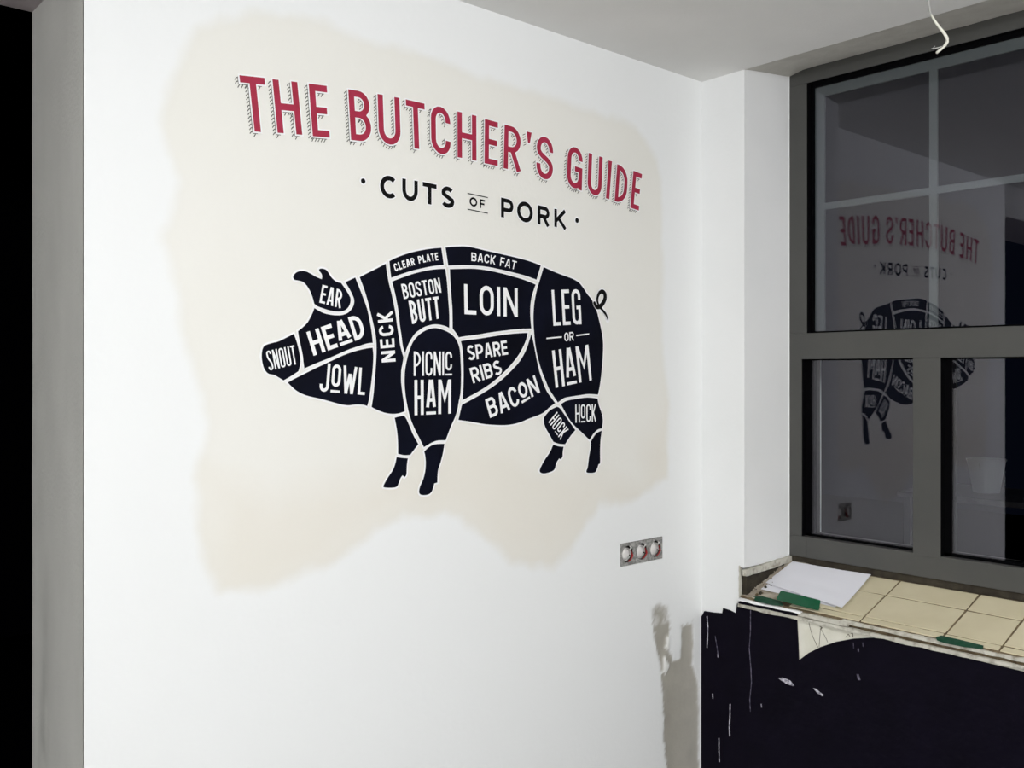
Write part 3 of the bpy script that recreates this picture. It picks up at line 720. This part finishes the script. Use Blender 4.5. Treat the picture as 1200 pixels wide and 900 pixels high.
# ---- subtitle
sub = empty('subtitle_lettering', 'black subtitle lettering between two dots, under the crimson title', 'lettering', T0)
for c_, TL, TR, BL, BR in (('C',(444.9,204.2),(465.4,207.8),(444.9,230.6),(465.4,234.2)),('U',(471.1,209.1),(489.3,212.3),(471.1,234.0),(489.3,237.2)),('T',(495,213.1),(511.3,216.6),(495,238.0),(511.3,241)),
    ('S',(516.7,217.1),(532,220.3),(516.4,242),(532,245.2)),('P',(586.8,231.4),(601.3,234.8),(586.8,254.4),(601.3,257.6)),('O',(605.6,234.3),(624.1,238.5),(605.6,258.4),(624.1,262.6)),
    ('R',(629.7,240.2),(643.4,243.4),(629.7,262.6),(643.8,265.8)),('K',(649.2,244.6),(663.3,247.6),(649.2,265.7),(663.6,268.9))):
    w_ = qaspect(TL, TR, BL, BR); t = .205; st = strokes(c_, w_, t); fm = quadmap(TL, TR, BL, BR, w_)
    fl = Flat(.0012, 4e-6); put(fl, st, t, fm); L_ = fl.build('letter', m_black, sub, T0)
    fl = Flat(.0008); put(fl, st, t, fm, .05); fl.build('white_outline', m_vinyl, L_, T0)
for c_, TL, TR, BL, BR in (('O',(550,230.4),(558.9,232.2),(550,241.2),(558.9,243)),('F',(562,233.2),(567.9,234.5),(562,243.6),(567.9,244.9))):
    w_ = qaspect(TL, TR, BL, BR); t = .20; fl = Flat(.0012, 4e-6); put(fl, strokes(c_, w_, t), t, quadmap(TL, TR, BL, BR, w_)); fl.build('letter', m_black, sub, T0)
for a, b_ in (((547.5,226.6),(571.4,231.6)),((547.5,245.1),(571.4,250))):
    prel([(a[0],a[1]-.55),(b_[0],b_[1]-.55),(b_[0],b_[1]+.55),(a[0],a[1]+.55)], 'rule', m_black, sub, T0, .0012)
for p, r in (((425.3,212.3),3.1),((675.9,258.4),2.9)):
    c_ = onA(*p); e = onA(p[0], p[1]-r); fl = Flat(.0012); fl.disc(c_, abs(e[1]-c_[1])); d = fl.build('dot', m_black, sub, T0)
    fl = Flat(.0008); fl.disc(c_, abs(e[1]-c_[1])*1.6); fl.build('white_outline', m_vinyl, d, T0)

# ---- the pig
pig = empty('pork_cuts_diagram', 'navy pig diagram divided into labelled pork cuts, printed on the white wall', 'diagram', Vector((-1.0, 0, 1.3)))
PO = Vector((-1.0, 0, 1.3))
def smooth(pts):
    """pts: (x, y[, 1 = corner]); Catmull-Rom between corners"""
    n = len(pts); ci = [i for i, p in enumerate(pts) if len(p) > 2]; out = []
    if not ci: ci = [0]
    for a, s_ in enumerate(ci):
        e = ci[(a+1) % len(ci)]; run = []; i = s_
        while True:
            run.append(pts[i][:2]); i = (i+1) % n
            if i == e: run.append(pts[i][:2]); break
        for k_ in range(len(run)-1):
            p0 = run[max(k_-1, 0)]; p1 = run[k_]; p2 = run[k_+1]; p3 = run[min(k_+2, len(run)-1)]
            m_ = 4 if len(run) > 2 else 1
            for j in range(m_):
                u = j/m_
                out.append(tuple(.5*((2*p1[q]) + (p2[q]-p0[q])*u + (2*p0[q]-5*p1[q]+4*p2[q]-p3[q])*u*u + (3*p1[q]-p0[q]-3*p2[q]+p3[q])*u**3) for q in (0, 1)))
    return out
CUTS = {
'ear_panel': [(368,356,1),(366.5,350),(363.3,341.5),(359,334.5),(354.5,330.3),(349,328.7),(345.2,328),(343.3,325.5),(344,322.5),(347,319.3),(352,317.6),(358,318),(364,320.8),(370,324.3),(376.8,327.3,1),(377.3,324),(376.3,320.5),(373.8,317.3),(374.4,315.1),(378,314.8),(382,316.3),(385,320),(388,324.8),(392,328.8),(396,330.8),(399.5,331.5,1),(404,338),(408.6,345.5),(410.5,350),(410.2,355),(408,360),(404,363.6),(399,365),(392,364.8),(385,363.5),(378,361.2),(372,359)],
'head_panel': [(368.2,361,1),(374,364.5),(380,367.2),(388,369),(395,369.5),(401,369.1),(407,366.8),(411.3,362.8),(414.1,357.8),(414.8,351.8),(413,346),(410,340),(404.6,330.6,1),(416,325.2,1),(420,335),(425,348),(430,362),(433.2,377),(435.4,390),(436.6,401.8,1),(430,402.5),(422,405),(410,409),(400,413.2),(385,419.8),(370,425.8),(356.5,431.8,1),(355.5,425),(354.5,416),(352.2,405),(350,395),(349,388,1),(354,384),(360,378),(364,371),(366.8,365)],
'snout_panel': [(344,391.2,1),(330,398.3),(325,400.4),(320,401.6),(313,403.6),(309,406),(307,411),(306.5,419),(308,428),(310.5,434),(314.5,438),(320.5,439.2),(325,441.5),(332,445.8,1),(340,441.3),(349.5,435,1),(351.4,428),(351.8,422),(351,416),(349.4,408),(347,399)],
'jowl_panel': [(337,448.2,1),(345,443.7),(356,438.3),(370,431.3),(385,424.3),(400,417.3),(410,413.4),(420,410.4),(430,408.2),(436.4,407.5,1),(437.2,415),(437,425),(435.8,440),(433.8,456.7),(432,469),(430,475.8,1),(425,474.3),(416.7,474),(408.3,475),(400,474),(390,471.3),(376,467.4),(358,463.2),(346,457)],
'neck_panel': [(421.2,324.8,1),(430,320.2),(440,315.2),(451.8,309,1),(453,318),(455.5,332),(459,346),(463,366),(465.3,383),(467.4,396),(469,406),(472.6,419,1),(471.3,427),(470,434),(469.7,445),(470,450),(471.3,460.8),(473.3,474),(474,482,1),(466.7,484.4),(458.3,484.9),(450,483.5),(441.7,480.3),(435.2,477,1),(436.7,467.5),(438,456.7),(439.3,440),(440.4,425),(440.9,413),(440.8,402),(439.5,390),(437.3,380),(434.5,368),(431,354),(426.5,339)],
'clear_plate_panel': [(456,306,1),(465,301.6),(478,297),(490,294),(504,291.6),(516.9,290.4,1),(518.3,300),(519.8,310.4,1),(511,311.3),(500,313.2),(485,316.6),(472,320.6),(458.2,325.5,1),(457,316)],
'boston_butt_panel': [(459,330,1),(472,325),(485,320.6),(500,317),(511,315.5),(521.5,315,1),(523.5,330),(525,350),(526.3,369),(526.2,384.4,1),(520,381.6),(510,380),(500,382),(493,385.5),(486,391),(480,400),(476.5,408),(474.5,413.4,1),(472,406),(470,392),(468.2,380),(466.8,366),(464,350),(461.3,338)],
'picnic_ham_panel': [(510,384.4),(518,386.2),(526,389.8),(532,394.8),(536,401.2),(538.6,410),(539.6,425),(540.1,440),(539.5,459),(537.5,470),(535.5,481),(532.5,490),(528,500),(522,516,1),(513,516.2),(506,518.5),(496.5,524,1),(492,515),(485,501),(480,488),(477,475),(475,463),(473.9,450),(474,440),(474.6,432),(476.5,422),(479.2,412),(483,402),(488,395),(494,389.8),(502,385.8)],
'back_fat_panel': [(521.8,290,1),(532,289.1),(543,288.7),(553,290),(570,294),(590,298.5),(605,302),(619.5,305.9),(633.5,311,1),(631,319.5),(628.5,327.8,1),(615,323),(600,319),(590,316.6),(574,313.2),(560,311.4),(543,310.6),(525,311.2,1),(523.3,300)],
'loin_panel': [(526.8,315.4,1),(540,315),(556,315),(570,316.7),(585,319.8),(600,323.8),(614,328),(627.5,333.5,1),(624.5,342),(622,352),(621.1,364),(621.5,375),(622.4,385,1),(608,385.5),(590,387.5),(574,389.6),(560,392),(544,394.1),(537.3,395.4,1),(534,390),(530.2,385,1),(530,370),(529.7,360),(528.5,345),(527.5,330)],
'spare_ribs_panel': [(539.8,399.7,1),(548,398.4),(560,397),(575,394.6),(590,392.3),(605,390.7),(618,390,1),(616.3,398),(612,408),(606,418),(596,430.3),(585,441),(574,450),(561,458.4),(550,464.5),(541.6,469,1),(542.6,455),(543,440),(542.6,420),(541.3,407)],
'bacon_panel': [(541,474.4,1),(548,470.6),(559,464.6),(568,459.2),(580,451.2),(590,443),(600,433.2),(609,423),(616,410.5),(620,399),(622.4,391.5,1),(625,402),(627.5,415),(631,432),(635,445),(640,457.5),(645,465),(650.4,472.4,1),(644,477),(637,483.2),(630,486.8),(620,490.4),(610,494.6),(600,497.2),(588,498.2),(568,497),(552,494.2),(537,492,1),(538.8,484)],
'leg_panel': [(636.8,313,1),(648,318),(658,322),(670,326.4),(678,331),(683,337),(688,344.6),(693.5,351.6),(695.2,358,),(699,364.5),(701.2,373),(703.4,382),(705.5,393),(706.6,405),(705.7,425),(704,442),(702.5,453),(700.5,462.4,1),(695,461.9),(688,461.8),(680,463),(670,464.5),(662,466),(657.5,468.6),(653.5,471.6,1),(648,463.5),(643,455.5),(639.5,447),(635,436),(631,423),(627.5,407),(625.6,390),(624.8,375),(625.1,364),(626.2,353),(629,339),(633,326)],
'thigh_panel': [(462.2,489.6,1),(467,488.2),(473.2,487,1),(476,491),(480,500),(484.2,510),(490,520.5,1),(485,527),(480.5,533,1),(473,533.3),(466.2,531.6,1),(466.2,520),(465.4,508),(464,499)],
'front_trotter_panel': [(464.5,535.6,1),(471,536.6),(477.8,537,1),(476.6,545),(476,556),(473.6,559.2,1),(471.5,556.9,1),(469,560.5),(467,566),(465,570),(460,571.5),(450.8,571.2),(449.2,569),(454,560),(460,551),(463,543)],
'second_trotter_panel': [(496.8,529.2,1),(502,524.2),(509,520.7),(520.5,520,1),(519,530),(516,542),(513,551.5),(512.2,565.4,1),(508.6,566.5,1),(507,573),(504,578),(499,580),(493,579.6),(490.8,576.5),(492,570),(495.5,562),(498,552),(498.7,542),(498,534)],
'left_hock_panel': [(652.5,476.6,1),(656,478.6),(662,487),(668,495.6),(674,504,1),(668,511.4),(662,520.6,1),(654,519.9),(648,517.5,1),(644,510),(639.4,502),(637,495),(637.2,489,1),(644,481)],
'right_hock_panel': [(657,473.6,1),(664,469.6),(675,467.5),(688,465.8),(700,467,1),(701.6,475),(705,485),(706.2,493),(705.2,502,1),(700,503.5),(695,508.5),(690.5,515.6,1),(682,507.2),(674,499.8),(668,493),(662.6,484)],
'rear_trotter_panel': [(648,521,1),(654,522.9),(660.2,523.5,1),(659.2,530),(659,535),(657,538.2,1),(655,537.2,1),(652,542),(650,549),(647.5,551.8),(642,554),(636,554.8),(632.3,552.6),(633.2,548),(638,539),(644,530)],
'hind_trotter_panel': [(692,517.6,1),(697,509.6),(701,506.3),(705,504.6,1),(703.6,515),(703,528),(703.1,540),(702.6,543.6,1),(701.2,543.8,1),(699.5,549),(696.8,553.6),(689,554.1),(686.8,552.4),(688.5,547),(690,535),(692.2,523)],
}
outl = Flat(.0003, 1e-7)
def outline(fl, q, wd, closed=True):
    L, R = offs(q, wd, closed); n = len(q)
    for i in range(n if closed else n-1):
        j = (i+1) % n; fl.poly([L[i], R[i], R[j], L[j]])
PAN = {}
LBL = {'ear_panel':'ear cut with the word EAR','head_panel':'head cut with the word HEAD','snout_panel':'snout cut with the word SNOUT','jowl_panel':'jowl cut with the word JOWL','neck_panel':'neck cut with the word NECK running upwards','clear_plate_panel':'narrow top cut with CLEAR PLATE','boston_butt_panel':'shoulder cut with BOSTON BUTT','picnic_ham_panel':'rounded foreleg cut with PICNIC HAM','back_fat_panel':'narrow back cut with BACK FAT','loin_panel':'loin cut with the word LOIN','spare_ribs_panel':'rib cut with SPARE RIBS','bacon_panel':'belly cut with the word BACON','leg_panel':'rump cut with LEG OR HAM','left_hock_panel':'tilted hock cut, left of the two','right_hock_panel':'upright hock cut, right of the two'}
for nm, pts in CUTS.items():
    q = [onA(*p) for p in smooth(pts)]
    ar = sum(q[i][0]*q[(i+1) % len(q)][1] - q[(i+1) % len(q)][0]*q[i][1] for i in range(len(q)))
    fl = Flat(.0010); fl.poly(q); PAN[nm] = fl.build(nm, m_ink, pig, PO)
    if nm in LBL: PAN[nm]['label'] = 'navy ' + LBL[nm]
    outline(outl, q, .0043)
tail = [(696.4,355.2),(699,359.6),(702.6,359.2),(706.5,355),(708.8,349.5),(708.3,344),(705.2,341.6),(701.8,343.8),(699.9,349),(700,354),(702.2,359.4),(706.4,364.2),(710,369),(711.9,374.6)]
tq = [onA(*p[:2]) for p in smooth([(tail[0][0], tail[0][1], 1)] + tail[1:-1] + [(tail[-1][0], tail[-1][1], 1)])]
k_ = max(range(len(tq)), key=lambda i: math.dist(tq[i], tq[0]) if i > len(tq)*.5 else 0); tq = tq[:len(tq)]
# keep only the open run from the first corner to the last
run = []
base = smooth([(tail[0][0], tail[0][1], 1)] + tail[1:-1] + [(tail[-1][0], tail[-1][1], 1)])
run = [onA(*p) for p in base[:4*(len(tail)-1)]] + [onA(*tail[-1])]
fl = Flat(.0010)
for i in range(len(run)-1):
    f0 = i/len(run); wd = .0072*(.75 + .25*math.sin(f0*math.pi*2)) * (1 if f0 < .86 else max(.25, (1-f0)/.14))
    L, R = offs([run[i], run[i+1]], wd); fl.poly([L[0], R[0], R[1], L[1]]); fl.disc(run[i], wd)
PAN['tail'] = fl.build('tail', m_black, pig, PO)
outline(outl, run, .0095, False)
for p in run[::2]: outl.disc(p, .0095)
bk = outl.build('white_backing', m_vinyl, pig, PO)
def W(text, TL, TR, BL, BR, t, panel, gap=.10, mid=None):
    word(text, [TL, TR], [BL, BR], t, m_vinyl, PAN[panel], PO, .0013, gap)
W('EAR', (377.6,333.6),(401.3,340.2),(373.8,354.6),(399.2,361.4), .125, 'ear_panel', .09)
W('HEaD', (358.6,389.3),(420.5,367.6),(367.2,417),(429,394.8), .165, 'head_panel', .11)
W('SNOUT', (311,411.6),(344.3,404.4),(315,434.6),(348.2,426.6), .084, 'snout_panel', .065)
W('JoWL', (376.5,424.8),(429,431.6),(373.6,458.6),(427,463), .112, 'jowl_panel', .085)
W('NECK', (447.2,424.8),(441.6,366.4),(463.3,423.6),(459.4,364), .175, 'neck_panel', .17)
word('CLEAR PLATE', [(460.2,309.4),(474,304.6),(488,300.6),(500,298),(512.3,296)], [(463,318.4),(476,313.4),(489.6,309.2),(502,306.6),(513.6,305)], .19, m_vinyl, PAN['clear_plate_panel'], PO, .0013, .16)
W('BOSTON', (469.4,333),(514.6,325.4),(473,350.6),(517,342.8), .135, 'boston_butt_panel', .09)
W('BUTT', (478.2,352.6),(513.4,347.2),(482.8,379.8),(515.8,373), .125, 'boston_butt_panel', .09)
W('PICNIc', (484.5,411.8),(529.4,412.2),(484.5,440.6),(529.4,439.8), .092, 'picnic_ham_panel', .075)
W('HaM', (485.2,445.2),(528.4,444.6),(485.4,486.6),(528.2,484.6), .105, 'picnic_ham_panel', .085)
word('BACK FAT', [(552,295.8),(568,297.8),(582,300.0),(594,303),(605.5,306.4)], [(552,305.8),(567,307.8),(581,310.5),(592,313),(603.5,316.2)], .165, m_vinyl, PAN['back_fat_panel'], PO, .0013, .15)
W('LOIN', (543.4,332.8),(606.2,338),(544,368.2),(606.4,371.6), .14, 'loin_panel', .15)
W('SPARE', (546.2,405.2),(593.2,398.8),(548.4,422.6),(595.2,415.4), .175, 'spare_ribs_panel', .10)
W('RIBS', (549.4,431.6),(585.2,421.4),(554.2,449.4),(588.6,438), .175, 'spare_ribs_panel', .13)
word('BACoN', [(568,468.4),(586,459.6),(606,450),(626.2,439.6)], [(574,489.8),(592,482.6),(612,472.6),(632.6,459.6)], .155, m_vinyl, PAN['bacon_panel'], PO, .0013, .11)
W('LEG', (645.8,339.8),(679.2,338.8),(648.2,381.8),(681.2,380), .10, 'leg_panel', .09)
W('OR', (660.8,390),(671.8,388.6),(661.2,400.2),(672.4,399), .16, 'leg_panel', .12)
for a, b_ in (((640,396.6),(658,394.9)),((675,393.2),(690,391.3))):
    prel([(a[0],a[1]-.85),(b_[0],b_[1]-.85),(b_[0],b_[1]+.85),(a[0],a[1]+.85)], 'rule', m_vinyl, PAN['leg_panel'], PO, .0013)
W('HaM', (646.4,410.8),(689,403.8),(650.8,454.6),(693.2,445.4), .100, 'leg_panel', .085)
W('HoCK', (673.8,474),(698.2,473.4),(674,495.4),(698.2,493.8), .095, 'right_hock_panel', .08)
W('HOcK', (652.4,482.4),(666.2,503.4),(642.2,494.6),(656.4,515.6), .095, 'left_hock_panel', .10)
